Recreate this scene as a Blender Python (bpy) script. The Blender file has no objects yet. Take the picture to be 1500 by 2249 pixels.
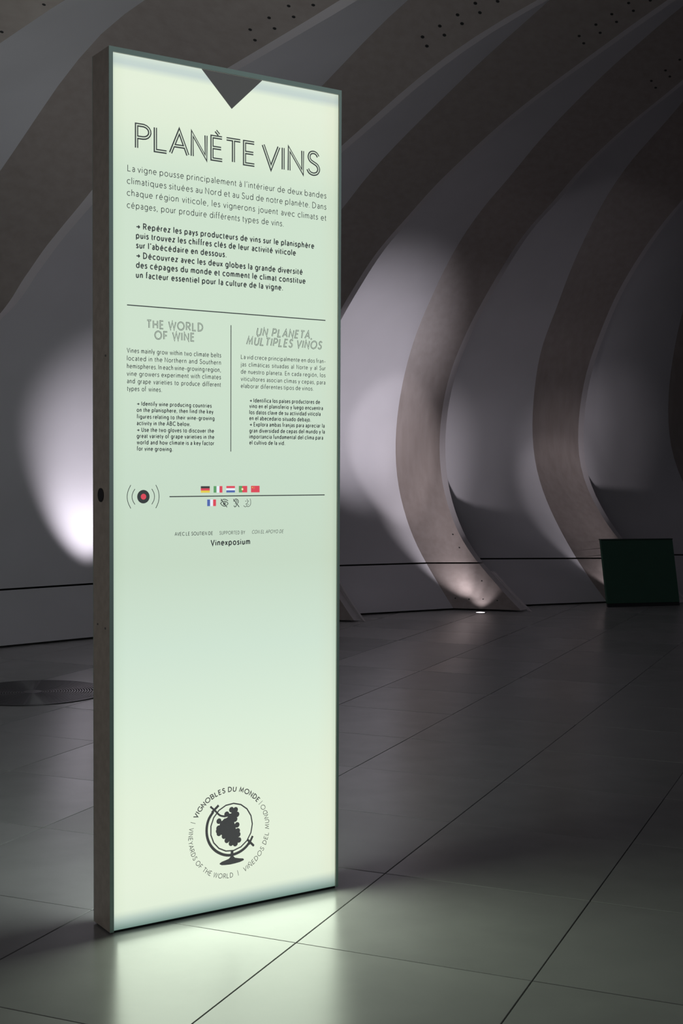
import bpy, bmesh, math, random
from mathutils import Vector, Matrix
random.seed(7)
C = bpy.context.scene.collection
PI = math.pi

# ---------------------------------------------------------------- camera
F_PX, PITCH, ROLL, CAM_H = 2878.9, 0.0327, 0.0045, 1.1665
cam_data = bpy.data.cameras.new('camera')
cam_data.sensor_fit = 'VERTICAL'
cam_data.sensor_height = 36.0
cam_data.lens = F_PX * 36.0 / 2249.0
cam_data.clip_start = 0.05
cam_data.clip_end = 200
cam = bpy.data.objects.new('camera', cam_data)
C.objects.link(cam)
_c, _s = math.cos(PITCH), math.sin(PITCH)
_fw, _rt, _up = Vector((0, _c, -_s)), Vector((1, 0, 0)), Vector((0, _s, _c))
_cr, _sr = math.cos(ROLL), math.sin(ROLL)
_x = _rt * _cr + _up * _sr
_y = _up * _cr - _rt * _sr
cam.matrix_world = Matrix(((_x.x, _y.x, -_fw.x, 0), (_x.y, _y.y, -_fw.y, 0), (_x.z, _y.z, -_fw.z, CAM_H), (0, 0, 0, 1)))
bpy.context.scene.camera = cam

# ---------------------------------------------------------------- world, view, big lamps and added fills
sc = bpy.context.scene
sc.view_settings.view_transform = 'Standard'
sc.view_settings.look = 'None'
sc.view_settings.exposure = 0.0
sc.view_settings.gamma = 1.0
sc.view_settings.use_curve_mapping = False
world = bpy.data.worlds.new('world')
sc.world = world
world.use_nodes = True
world.node_tree.nodes['Background'].inputs['Color'].default_value = (0.86, 0.86, 1.0, 1)
world.node_tree.nodes['Background'].inputs['Strength'].default_value = 0.042

SIGN_AT, SIGN_TURN, SIGN_W, SIGN_D, SIGN_H = (-0.57474, 3.24307), 0.581, 0.6811, 0.1022, 2.2
SIGN_M = Matrix.Translation((SIGN_AT[0], SIGN_AT[1], 0)) @ Matrix.Rotation(SIGN_TURN, 4, 'Z')

def area_lamp(name, loc, direction, sx, sy, energy, color, spread=180):
    d = bpy.data.lights.new(name, 'AREA')
    d.shape = 'RECTANGLE'; d.size = sx; d.size_y = sy
    d.energy = energy; d.color = color; d.spread = math.radians(spread)
    o = bpy.data.objects.new(name, d); C.objects.link(o)
    o.location = loc
    o.rotation_euler = Vector(direction).to_track_quat('-Z', 'Y').to_euler()
    return o

def spot_lamp(name, loc, target, energy, color, size=60, blend=0.6, radius=0.03):
    d = bpy.data.lights.new(name, 'SPOT')
    d.energy = energy; d.color = color; d.spot_size = math.radians(size)
    d.spot_blend = blend; d.shadow_soft_size = radius
    o = bpy.data.objects.new(name, d); C.objects.link(o)
    o.location = loc
    o.rotation_euler = (Vector(target) - Vector(loc)).to_track_quat('-Z', 'Y').to_euler()
    return o

_f = SIGN_M.to_3x3() @ Vector((0, -1, 0))
SIGN_GLOW = (0.86, 1.0, 0.80)
area_lamp('sign_front_lamp', SIGN_M @ Vector((SIGN_W / 2, -0.012, SIGN_H / 2)), _f, SIGN_W - .03, SIGN_H - .06, 3.2, SIGN_GLOW)
area_lamp('sign_foot_lamp', SIGN_M @ Vector((SIGN_W / 2, -0.013, .32)), _f, SIGN_W - .03,   .60, 2.9, SIGN_GLOW)
area_lamp('sign_back_lamp', SIGN_M @ Vector((SIGN_W / 2, SIGN_D + 0.012, SIGN_H / 2)), -_f, SIGN_W - .03, SIGN_H - .06, 8.0, (0.85, 0.93, 0.95))
area_lamp('hall_fill', (3.2, -0.6, 1.3), (-4.9, 7.0, 2.2), 2.4, 1.4, 11.0, (0.92, 0.95, 1.0), 50)  # unseen fill, added to lift the left of the vault
area_lamp('left_fill', (-5.5, 0.6, 1.6), (4.9, 2.7, -0.5), 2.0, 1.6, 2.0, (1.0, 0.93, 0.84), 45)  # unseen fill, added to brighten the sign's left side

# ---------------------------------------------------------------- helpers
def mat(name, color, rough=0.6, metal=0.0, spec=0.5, emit=None, estr=0.0):
    m = bpy.data.materials.new(name); m.use_nodes = True
    b = m.node_tree.nodes['Principled BSDF']
    b.inputs['Base Color'].default_value = (*color, 1)
    b.inputs['Roughness'].default_value = rough
    b.inputs['Metallic'].default_value = metal
    b.inputs['Specular IOR Level'].default_value = spec
    if emit:
        b.inputs['Emission Color'].default_value = (*emit, 1)
        b.inputs['Emission Strength'].default_value = estr
    return m

def grain(m, c1, c2, scale, detail=6, coord='Object', bump=0.0, stretch=(1, 1, 1), lo=0.35, hi=0.65):
    nt = m.node_tree; N, Lk = nt.nodes, nt.links
    b = N['Principled BSDF']
    tc = N.new('ShaderNodeTexCoord'); mp = N.new('ShaderNodeMapping')
    mp.inputs['Scale'].default_value = stretch
    no = N.new('ShaderNodeTexNoise'); no.inputs['Scale'].default_value = scale
    no.inputs['Detail'].default_value = detail
    cr = N.new('ShaderNodeValToRGB')
    cr.color_ramp.elements[0].position = lo; cr.color_ramp.elements[1].position = hi
    cr.color_ramp.elements[0].color = (*c1, 1); cr.color_ramp.elements[1].color = (*c2, 1)
    Lk.new(tc.outputs[coord], mp.inputs['Vector']); Lk.new(mp.outputs[0], no.inputs['Vector'])
    Lk.new(no.outputs['Fac'], cr.inputs['Fac']); Lk.new(cr.outputs['Color'], b.inputs['Base Color'])
    if bump:
        bp = N.new('ShaderNodeBump'); bp.inputs['Strength'].default_value = bump
        bp.inputs['Distance'].default_value = 0.01
        Lk.new(no.outputs['Fac'], bp.inputs['Height']); Lk.new(bp.outputs[0], b.inputs['Normal'])
    return m, no, mp

def mesh_obj(name, verts, faces, m, parent=None, smooth=False):
    me = bpy.data.meshes.new(name)
    me.from_pydata([tuple(v) for v in verts], [], faces)
    me.materials.append(m)
    if smooth:
        for p in me.polygons: p.use_smooth = True
    me.update()
    o = bpy.data.objects.new(name, me); C.objects.link(o)
    if parent: o.parent = parent
    return o

class MB:
    def __init__(s): s.v = []; s.f = []
    def add(s, vs, fs):
        b = len(s.v); s.v += [tuple(v) for v in vs]; s.f += [tuple(b + i for i in f) for f in fs]
    def box(s, x0, x1, y0, y1, z0, z1):
        s.add([(x0, y0, z0), (x1, y0, z0), (x1, y1, z0), (x0, y1, z0), (x0, y0, z1), (x1, y0, z1), (x1, y1, z1), (x0, y1, z1)],
              [(0, 3, 2, 1), (4, 5, 6, 7), (0, 1, 5, 4), (1, 2, 6, 5), (2, 3, 7, 6), (3, 0, 4, 7)])
    def lathe(s, prof, n=32, axis='Z', closed=False):
        b = []
        for r, h in prof:
            for i in range(n):
                a = 2 * PI * i / n
                p = (r * math.cos(a), r * math.sin(a), h)
                b.append(p if axis == 'Z' else (h, r * math.cos(a), r * math.sin(a)))
        fs = []
        for j in range(len(prof) - 1):
            for i in range(n):
                k = (i + 1) % n
                fs.append((j * n + i, j * n + k, (j + 1) * n + k, (j + 1) * n + i))
        if not closed:
            fs.append(tuple(range(n))[::-1]); fs.append(tuple((len(prof) - 1) * n + i for i in range(n)))
        s.add(b, fs)
    def build(s, name, m, parent=None, smooth=False):
        return mesh_obj(name, s.v, s.f, m, parent, smooth)

def bevel(o, w=0.002, seg=2, ang=40):
    md = o.modifiers.new('bevel', 'BEVEL'); md.width = w; md.segments = seg
    md.limit_method = 'ANGLE'; md.angle_limit = math.radians(ang)
    return o

def tag(o, label, cat, group=None):
    o['label'] = label; o['category'] = cat
    if group: o['group'] = group
    return o
def thing(name, label, cat, loc=(0, 0, 0), rotz=0, group=None):
    o = bpy.data.objects.new(name, None); o.empty_display_size = 0.1
    C.objects.link(o); o.location = loc; o.rotation_euler = (0, 0, rotz)
    return tag(o, label, cat, group)
def struct(o):
    o['kind'] = 'structure'; return o

# ---------------------------------------------------------------- materials
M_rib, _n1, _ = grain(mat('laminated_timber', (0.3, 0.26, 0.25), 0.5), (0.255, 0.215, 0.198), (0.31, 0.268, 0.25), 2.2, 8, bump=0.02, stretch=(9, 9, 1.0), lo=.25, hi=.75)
M_ribedge_lit = mat('timber_edge_lit', (0.60, 0.56, 0.57), 0.55)  # paler than the rib face: light caught on the edges put into the colour
M_panel, _, _ = grain(mat('white_lining_board', (0.6, 0.58, 0.62), 0.55), (0.50, 0.487, 0.505), (0.55, 0.535, 0.56), 1.2, 4)
M_back = mat('dark_void', (0.01, 0.01, 0.01), 0.9)
M_slab = mat('dark_joint_bed', (0.012, 0.013, 0.012), 0.9)
M_bolt = mat('dark_bolt', (0.03, 0.03, 0.03), 0.45, 0.4)
M_frame, _, _ = grain(mat('bronzed_aluminium', (0.3, 0.28, 0.25), 0.45, 0.15), (0.42, 0.38, 0.33), (0.50, 0.455, 0.40), 40, 5)
M_trim = mat('edge_trim_glass', (0.22, 0.29, 0.26), 0.3, 0.0, emit=(0.045, 0.085, 0.07), estr=0.25)  # faint emission stands in for box light leaking into the trim
M_black = mat('black_rubber', (0.012, 0.013, 0.014), 0.5)
M_green = mat('dark_green_lacquer', (0.03, 0.11, 0.065), 0.4)
M_greenedge = mat('dark_green_edge', (0.02, 0.05, 0.035), 0.4)
M_grille = mat('brushed_dark_metal', (0.12, 0.115, 0.12), 0.32, 0.85)
M_grilledark = mat('grille_gap', (0.02, 0.02, 0.02), 0.7)
M_steel = mat('stainless_rim', (0.4, 0.4, 0.4), 0.3, 0.9)
M_lens = mat('lit_lamp_glass', (1, 1, 1), 0.3, emit=(1.0, 0.95, 1.0), estr=3.0)

# floor tile: satin grey ceramic, gloss differs a little from tile to tile
M_tile = mat('grey_porcelain_tile', (0.36, 0.36, 0.36), 0.33, 0.0, 0.5)
nt = M_tile.node_tree; N, Lk = nt.nodes, nt.links; b = N['Principled BSDF']
oi = N.new('ShaderNodeObjectInfo'); tc = N.new('ShaderNodeTexCoord')
no = N.new('ShaderNodeTexNoise'); no.inputs['Scale'].default_value = 5; no.inputs['Detail'].default_value = 8
Lk.new(tc.outputs['Object'], no.inputs['Vector'])
mr = N.new('ShaderNodeMapRange'); mr.inputs['To Min'].default_value = 0.95; mr.inputs['To Max'].default_value = 1.04
Lk.new(oi.outputs['Random'], mr.inputs['Value'])
cr = N.new('ShaderNodeValToRGB'); cr.color_ramp.elements[0].position = .3; cr.color_ramp.elements[1].position = .7
cr.color_ramp.elements[0].color = (0.315, 0.315, 0.308, 1); cr.color_ramp.elements[1].color = (0.365, 0.365, 0.355, 1)
Lk.new(no.outputs['Fac'], cr.inputs['Fac'])
vm = N.new('ShaderNodeVectorMath'); vm.operation = 'SCALE'
Lk.new(cr.outputs['Color'], vm.inputs[0]); Lk.new(mr.outputs[0], vm.inputs['Scale']); Lk.new(vm.outputs[0], b.inputs['Base Color'])
mr2 = N.new('ShaderNodeMapRange'); mr2.inputs['To Min'].default_value = 0.22; mr2.inputs['To Max'].default_value = 0.30
Lk.new(oi.outputs['Random'], mr2.inputs['Value']); Lk.new(mr2.outputs[0], b.inputs['Roughness'])

# glowing glass of the light box: lamps sit at its head and foot, so it is brightest there
def glow_material(name):
    m = bpy.data.materials.new(name); m.use_nodes = True
    nt = m.node_tree; N, Lk = nt.nodes, nt.links; N.clear()
    out = N.new('ShaderNodeOutputMaterial'); em = N.new('ShaderNodeEmission')
    tc = N.new('ShaderNodeTexCoord'); sp = N.new('ShaderNodeSeparateXYZ')
    Lk.new(tc.outputs['Object'], sp.inputs[0])
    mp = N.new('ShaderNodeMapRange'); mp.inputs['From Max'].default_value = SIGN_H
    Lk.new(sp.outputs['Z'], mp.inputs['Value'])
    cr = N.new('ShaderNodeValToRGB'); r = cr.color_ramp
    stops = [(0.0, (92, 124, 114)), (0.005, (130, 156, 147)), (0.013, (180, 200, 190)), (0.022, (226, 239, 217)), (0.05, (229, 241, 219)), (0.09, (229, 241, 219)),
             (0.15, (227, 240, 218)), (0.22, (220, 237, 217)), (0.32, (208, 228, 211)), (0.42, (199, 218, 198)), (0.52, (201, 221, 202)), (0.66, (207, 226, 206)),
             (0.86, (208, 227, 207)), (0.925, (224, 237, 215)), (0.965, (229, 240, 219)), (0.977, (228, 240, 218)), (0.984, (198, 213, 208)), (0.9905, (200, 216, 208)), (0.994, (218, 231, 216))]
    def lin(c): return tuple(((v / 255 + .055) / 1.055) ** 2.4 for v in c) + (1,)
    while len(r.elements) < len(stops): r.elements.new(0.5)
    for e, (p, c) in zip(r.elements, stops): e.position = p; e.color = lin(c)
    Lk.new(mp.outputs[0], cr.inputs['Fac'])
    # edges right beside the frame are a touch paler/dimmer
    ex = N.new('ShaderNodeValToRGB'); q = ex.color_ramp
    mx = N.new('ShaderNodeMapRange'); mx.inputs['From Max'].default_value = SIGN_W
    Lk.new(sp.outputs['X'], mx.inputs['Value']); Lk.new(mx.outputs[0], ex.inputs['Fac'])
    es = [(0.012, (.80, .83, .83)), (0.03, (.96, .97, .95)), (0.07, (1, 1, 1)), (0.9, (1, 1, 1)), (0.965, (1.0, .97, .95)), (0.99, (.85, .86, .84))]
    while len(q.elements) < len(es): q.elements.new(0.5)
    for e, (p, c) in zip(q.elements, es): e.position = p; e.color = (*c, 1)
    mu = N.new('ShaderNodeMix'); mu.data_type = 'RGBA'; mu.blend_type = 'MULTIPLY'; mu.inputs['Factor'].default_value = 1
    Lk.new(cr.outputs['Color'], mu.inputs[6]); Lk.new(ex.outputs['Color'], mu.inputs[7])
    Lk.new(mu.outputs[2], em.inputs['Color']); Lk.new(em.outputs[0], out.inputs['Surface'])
    return m
M_glow = glow_material('backlit_glass')
def print_mat(name, rgb, k=1.0):
    lin = tuple(((v / 255 + .055) / 1.055) ** 2.4 for v in rgb)
    return mat(name, tuple(v * .2 for v in lin), 0.5, emit=lin, estr=k)
M_ink = print_mat('dark_ink', (50, 56, 56), 0.9)
M_inkgrey = print_mat('charcoal_ink', (68, 70, 70), 0.9)
P_red = print_mat('red_print', (214, 70, 86)); P_white = print_mat('white_print', (226, 233, 240)); P_yellow = print_mat('yellow_print', (222, 200, 74))
P_green = print_mat('green_print', (92, 155, 98)); P_blue = print_mat('blue_print', (78, 102, 168)); P_black = print_mat('black_print', (58, 58, 58))

# ---------------------------------------------------------------- setting: floor
TH = 1.1679
GX0, GXP, GY0, GYP, GAP = 2.289, 0.606, 0.755, 0.5955, 0.003
slab = mesh_obj('floor', [(-9, -3, -.02), (9, -3, -.02), (9, 16, -.02), (-9, 16, -.02), (-9, -3, -.12), (9, -3, -.12), (9, 16, -.12), (-9, 16, -.12)],
                [(0, 1, 2, 3), (7, 6, 5, 4), (0, 4, 5, 1), (1, 5, 6, 2), (2, 6, 7, 3), (3, 7, 4, 0)], M_slab)
struct(slab)
def tile_mb(mb, cx, cy, rot):
    hx, hy, e = (GXP - GAP) / 2, (GYP - GAP) / 2, 0.0008
    pts = [(-hx, -hy), (hx, -hy), (hx, hy), (-hx, hy)]
    vs = []
    for z, k in ((-.0195, 0), (-e, 0), (0, e)):
        for x, y in pts:
            x -= math.copysign(k, x); y -= math.copysign(k, y)
            vs.append((cx + x * math.cos(rot) - y * math.sin(rot), cy + x * math.sin(rot) + y * math.cos(rot), z))
    fs = [(8, 9, 10, 11)]
    for i in range(4):
        j = (i + 1) % 4
        fs += [(i, j, 4 + j, 4 + i), (4 + i, 4 + j, 8 + j, 8 + i)]
    mb.add(vs, fs)
_tm = MB(); tile_mb(_tm, 0, 0, 0)
tile_mesh = bpy.data.meshes.new('tile'); tile_mesh.from_pydata(_tm.v, [], _tm.f); tile_mesh.materials.append(M_tile)
rest = MB(); n_t = 0
def in_view(x, y):
    if y < 0.8: return False
    u = 750 + F_PX * x / y; v = 1031 + F_PX * CAM_H / y
    m = F_PX * 0.42 / y
    return -m < u < 1500 + m and v < 2249 + F_PX * .42 * CAM_H / y / y * 1.2 + 20 and y < 12.4
ctT, stT = math.cos(TH), math.sin(TH)
for i in range(-24, 26):
    for j in range(-20, 26):
        gx, gy = GX0 + (i + .5) * GXP, GY0 + (j + .5) * GYP
        x, y = gx * ctT - gy * stT, gx * stT + gy * ctT
        if not (-8.5 < x < 8.5 and -2.5 < y < 15.2): continue
        if in_view(x, y) and n_t < 300:
            o = bpy.data.objects.new('tile', tile_mesh); C.objects.link(o); o.parent = slab
            o.location = (x, y, random.uniform(-.0004, 0)); o.rotation_euler = (random.gauss(0, .0007), random.gauss(0, .0007), TH)
            n_t += 1
        else:
            tile_mb(rest, x, y, TH)
ro = rest.build('tiles', M_tile, slab); ro['kind'] = 'stuff'
print('tiles', n_t)

# ---------------------------------------------------------------- setting: vaulted wall of ribs and boards
RIB_PROFILES = {
 -2: ([(0.000,0.000),(0.090,0.113),(0.158,0.243),(0.209,0.378),(0.244,0.516),(0.264,0.653),(0.267,0.788),(0.253,0.921),(0.218,1.048),(0.165,1.168),(0.095,1.277),(0.007,1.373),(-0.093,1.452),(-0.194,1.515),(-0.290,1.564),(-0.381,1.600),(-0.461,1.626),(-0.530,1.646),(-0.593,1.659),(-0.652,1.665),(-0.699,1.672),(-0.733,1.687),(-0.762,1.704),(-0.791,1.720),(-0.820,1.734),(-0.848,1.749),(-0.875,1.771),(-0.903,1.797),(-0.934,1.822),(-0.969,1.844),(-1.007,1.863),(-1.049,1.883),(-1.096,1.912),(-1.153,1.951),(-1.218,1.988),(-1.293,2.022),(-1.385,2.065),(-1.504,2.121),(-1.666,2.199),(-1.904,2.314),(-2.210,2.431),(-2.558,2.514),(-2.986,2.580),(-3.625,2.672),(-4.530,2.754),(-5.500,2.700)],
  [(0.360,0.000),(0.411,0.140),(0.452,0.281),(0.473,0.431),(0.468,0.588),(0.434,0.746),(0.377,0.898),(0.308,1.038),(0.236,1.162),(0.160,1.272),(0.071,1.368),(-0.029,1.450),(-0.129,1.516),(-0.220,1.570),(-0.302,1.613),(-0.372,1.649),(-0.428,1.684),(-0.480,1.713),(-0.534,1.736),(-0.585,1.754),(-0.627,1.776),(-0.666,1.798),(-0.706,1.815),(-0.747,1.829),(-0.786,1.843),(-0.822,1.861),(-0.857,1.889),(-0.893,1.921),(-0.934,1.949),(-0.979,1.969),(-1.027,1.988),(-1.078,2.012),(-1.137,2.045),(-1.206,2.084),(-1.286,2.126),(-1.381,2.174),(-1.501,2.237),(-1.660,2.320),(-1.873,2.427),(-2.145,2.542),(-2.463,2.636),(-2.832,2.706),(-3.249,2.739),(-3.775,2.757),(-4.568,2.793),(-5.500,2.743)]),
 -1: ([(0.000,0.000),(0.085,0.115),(0.147,0.246),(0.195,0.380),(0.231,0.513),(0.254,0.644),(0.268,0.772),(0.272,0.896),(0.266,1.016),(0.248,1.132),(0.220,1.243),(0.181,1.347),(0.134,1.443),(0.078,1.532),(0.013,1.611),(-0.058,1.679),(-0.132,1.738),(-0.206,1.788),(-0.279,1.831),(-0.350,1.866),(-0.419,1.895),(-0.481,1.922),(-0.539,1.950),(-0.596,1.973),(-0.652,1.992),(-0.706,2.012),(-0.757,2.038),(-0.808,2.066),(-0.860,2.098),(-0.916,2.138),(-0.976,2.178),(-1.044,2.218),(-1.119,2.264),(-1.204,2.313),(-1.302,2.362),(-1.414,2.417),(-1.550,2.481),(-1.722,2.567),(-1.948,2.679),(-2.214,2.782),(-2.507,2.851),(-2.840,2.897),(-3.279,2.957),(-3.899,3.044),(-4.694,3.106),(-5.500,3.038)],
  [(0.360,0.000),(0.404,0.140),(0.441,0.279),(0.464,0.423),(0.464,0.573),(0.443,0.723),(0.406,0.868),(0.363,1.002),(0.324,1.123),(0.287,1.235),(0.246,1.340),(0.197,1.437),(0.141,1.527),(0.080,1.609),(0.018,1.684),(-0.045,1.751),(-0.105,1.814),(-0.165,1.872),(-0.227,1.923),(-0.294,1.966),(-0.361,2.004),(-0.426,2.038),(-0.493,2.064),(-0.561,2.084),(-0.626,2.103),(-0.686,2.125),(-0.744,2.153),(-0.802,2.187),(-0.862,2.229),(-0.926,2.270),(-0.997,2.309),(-1.074,2.350),(-1.159,2.398),(-1.255,2.447),(-1.364,2.497),(-1.492,2.561),(-1.649,2.641),(-1.850,2.748),(-2.114,2.885),(-2.421,3.006),(-2.734,3.066),(-3.074,3.093),(-3.525,3.142),(-4.099,3.187),(-4.767,3.183),(-5.500,3.100)]),
 0: ([(0.000,0.000),(0.104,0.100),(0.195,0.209),(0.278,0.322),(0.353,0.439),(0.418,0.559),(0.474,0.683),(0.516,0.810),(0.544,0.941),(0.556,1.073),(0.552,1.205),(0.533,1.333),(0.501,1.458),(0.455,1.576),(0.398,1.686),(0.330,1.787),(0.254,1.879),(0.173,1.962),(0.090,2.036),(0.004,2.102),(-0.081,2.160),(-0.164,2.215),(-0.244,2.269),(-0.323,2.320),(-0.404,2.367),(-0.485,2.410),(-0.568,2.453),(-0.651,2.496),(-0.738,2.539),(-0.827,2.588),(-0.922,2.640),(-1.024,2.690),(-1.135,2.741),(-1.256,2.795),(-1.391,2.851),(-1.542,2.909),(-1.714,2.971),(-1.912,3.037),(-2.151,3.119),(-2.442,3.215),(-2.783,3.302),(-3.173,3.368),(-3.627,3.415),(-4.193,3.459),(-4.861,3.465),(-5.500,3.353)],
  [(0.360,0.000),(0.433,0.121),(0.499,0.246),(0.547,0.381),(0.572,0.526),(0.573,0.676),(0.555,0.824),(0.528,0.964),(0.502,1.095),(0.476,1.218),(0.447,1.335),(0.413,1.447),(0.374,1.554),(0.334,1.656),(0.292,1.756),(0.249,1.852),(0.204,1.946),(0.153,2.037),(0.094,2.122),(0.025,2.199),(-0.050,2.269),(-0.128,2.334),(-0.211,2.392),(-0.298,2.441),(-0.386,2.486),(-0.475,2.529),(-0.564,2.572),(-0.653,2.617),(-0.744,2.668),(-0.841,2.721),(-0.943,2.771),(-1.053,2.820),(-1.172,2.871),(-1.301,2.925),(-1.444,2.981),(-1.604,3.042),(-1.789,3.114),(-2.004,3.195),(-2.266,3.295),(-2.589,3.416),(-2.958,3.517),(-3.351,3.572),(-3.798,3.603),(-4.353,3.636),(-4.955,3.610),(-5.500,3.468)]),
 1: ([(0.000,0.000),(0.116,0.078),(0.229,0.161),(0.339,0.252),(0.446,0.349),(0.548,0.454),(0.641,0.569),(0.722,0.695),(0.785,0.831),(0.828,0.974),(0.851,1.122),(0.855,1.271),(0.841,1.419),(0.811,1.564),(0.765,1.703),(0.705,1.835),(0.633,1.959),(0.552,2.073),(0.462,2.178),(0.367,2.273),(0.268,2.361),(0.169,2.442),(0.070,2.520),(-0.027,2.595),(-0.126,2.668),(-0.228,2.737),(-0.334,2.800),(-0.444,2.858),(-0.558,2.913),(-0.674,2.969),(-0.795,3.029),(-0.924,3.091),(-1.060,3.151),(-1.208,3.209),(-1.367,3.269),(-1.543,3.334),(-1.738,3.399),(-1.955,3.464),(-2.198,3.527),(-2.477,3.594),(-2.811,3.674),(-3.210,3.761),(-3.677,3.839),(-4.214,3.889),(-4.841,3.913),(-5.500,3.856)],
  [(0.360,0.000),(0.480,0.094),(0.594,0.199),(0.690,0.318),(0.765,0.451),(0.817,0.595),(0.851,0.743),(0.875,0.890),(0.894,1.037),(0.904,1.182),(0.900,1.327),(0.881,1.470),(0.848,1.609),(0.804,1.744),(0.752,1.874),(0.693,1.998),(0.629,2.118),(0.557,2.231),(0.476,2.338),(0.387,2.436),(0.292,2.526),(0.193,2.610),(0.091,2.688),(-0.015,2.759),(-0.123,2.825),(-0.233,2.888),(-0.346,2.945),(-0.461,2.999),(-0.577,3.057),(-0.697,3.120),(-0.824,3.181),(-0.957,3.239),(-1.099,3.296),(-1.251,3.353),(-1.415,3.412),(-1.594,3.474),(-1.793,3.542),(-2.017,3.617),(-2.269,3.693),(-2.561,3.777),(-2.913,3.882),(-3.323,3.986),(-3.776,4.055),(-4.280,4.094),(-4.872,4.119),(-5.500,4.077)]),
 2: ([(0.000,0.000),(0.131,0.062),(0.265,0.129),(0.400,0.203),(0.543,0.281),(0.692,0.367),(0.842,0.467),(0.984,0.585),(1.108,0.722),(1.212,0.876),(1.290,1.044),(1.335,1.223),(1.348,1.406),(1.331,1.589),(1.287,1.767),(1.218,1.937),(1.126,2.095),(1.015,2.238),(0.898,2.370),(0.778,2.491),(0.654,2.603),(0.531,2.708),(0.409,2.808),(0.287,2.906),(0.163,2.998),(0.033,3.082),(-0.103,3.155),(-0.242,3.220),(-0.383,3.287),(-0.524,3.362),(-0.672,3.437),(-0.828,3.505),(-0.993,3.567),(-1.167,3.629),(-1.353,3.688),(-1.553,3.745),(-1.770,3.808),(-2.015,3.883),(-2.286,3.956),(-2.582,4.012),(-2.911,4.061),(-3.302,4.128),(-3.760,4.194),(-4.276,4.235),(-4.872,4.254),(-5.500,4.202)],
  [(0.379,0.000),(0.502,0.091),(0.628,0.185),(0.756,0.285),(0.887,0.392),(1.016,0.510),(1.135,0.643),(1.237,0.790),(1.321,0.949),(1.379,1.119),(1.406,1.296),(1.404,1.475),(1.376,1.651),(1.327,1.822),(1.262,1.987),(1.182,2.143),(1.090,2.289),(0.985,2.424),(0.872,2.549),(0.757,2.667),(0.642,2.781),(0.525,2.888),(0.402,2.988),(0.275,3.080),(0.142,3.163),(0.007,3.239),(-0.133,3.309),(-0.275,3.372),(-0.418,3.438),(-0.564,3.510),(-0.715,3.584),(-0.875,3.654),(-1.043,3.722),(-1.223,3.789),(-1.415,3.857),(-1.622,3.925),(-1.845,3.989),(-2.091,4.056),(-2.363,4.124),(-2.661,4.183),(-2.997,4.242),(-3.389,4.314),(-3.834,4.377),(-4.333,4.417),(-4.904,4.439),(-5.500,4.395)]),
 3: ([(0.000,0.000),(0.126,0.064),(0.253,0.131),(0.383,0.205),(0.521,0.281),(0.675,0.359),(0.849,0.441),(1.031,0.539),(1.206,0.660),(1.377,0.802),(1.538,0.966),(1.663,1.154),(1.731,1.359),(1.742,1.570),(1.715,1.779),(1.659,1.983),(1.573,2.176),(1.461,2.354),(1.338,2.520),(1.213,2.678),(1.079,2.824),(0.933,2.955),(0.783,3.076),(0.631,3.188),(0.476,3.292),(0.317,3.386),(0.155,3.472),(-0.008,3.553),(-0.173,3.632),(-0.343,3.702),(-0.518,3.768),(-0.696,3.837),(-0.882,3.915),(-1.078,3.999),(-1.288,4.084),(-1.513,4.159),(-1.753,4.221),(-2.012,4.283),(-2.301,4.356),(-2.618,4.422),(-2.957,4.464),(-3.332,4.496),(-3.783,4.557),(-4.324,4.633),(-4.917,4.662),(-5.500,4.596)],
  [(0.298,0.000),(0.430,0.084),(0.565,0.170),(0.700,0.264),(0.835,0.365),(0.971,0.476),(1.109,0.597),(1.247,0.730),(1.382,0.878),(1.502,1.042),(1.595,1.221),(1.650,1.412),(1.669,1.607),(1.656,1.803),(1.622,1.996),(1.568,2.185),(1.483,2.362),(1.366,2.522),(1.244,2.672),(1.130,2.822),(1.014,2.969),(0.891,3.108),(0.760,3.240),(0.625,3.368),(0.483,3.489),(0.333,3.602),(0.174,3.703),(0.007,3.792),(-0.167,3.870),(-0.344,3.944),(-0.525,4.020),(-0.711,4.106),(-0.906,4.206),(-1.115,4.308),(-1.339,4.399),(-1.577,4.473),(-1.829,4.536),(-2.103,4.604),(-2.402,4.675),(-2.724,4.732),(-3.067,4.768),(-3.449,4.804),(-3.897,4.864),(-4.411,4.922),(-4.960,4.931),(-5.500,4.858)]),
 4: ([(0.000,0.000),(0.201,0.076),(0.398,0.154),(0.598,0.234),(0.809,0.318),(1.028,0.412),(1.237,0.528),(1.436,0.666),(1.627,0.824),(1.794,1.005),(1.914,1.207),(1.973,1.422),(1.979,1.641),(1.951,1.857),(1.894,2.067),(1.806,2.265),(1.693,2.449),(1.568,2.621),(1.441,2.785),(1.306,2.939),(1.159,3.078),(1.005,3.205),(0.850,3.325),(0.691,3.435),(0.529,3.537),(0.363,3.630),(0.195,3.716),(0.026,3.800),(-0.146,3.879),(-0.323,3.950),(-0.504,4.017),(-0.690,4.091),(-0.882,4.172),(-1.086,4.259),(-1.303,4.347),(-1.534,4.426),(-1.780,4.491),(-2.043,4.554),(-2.334,4.628),(-2.653,4.701),(-2.995,4.754),(-3.363,4.787),(-3.784,4.832),(-4.294,4.909),(-4.881,4.976),(-5.500,4.980)],
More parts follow.
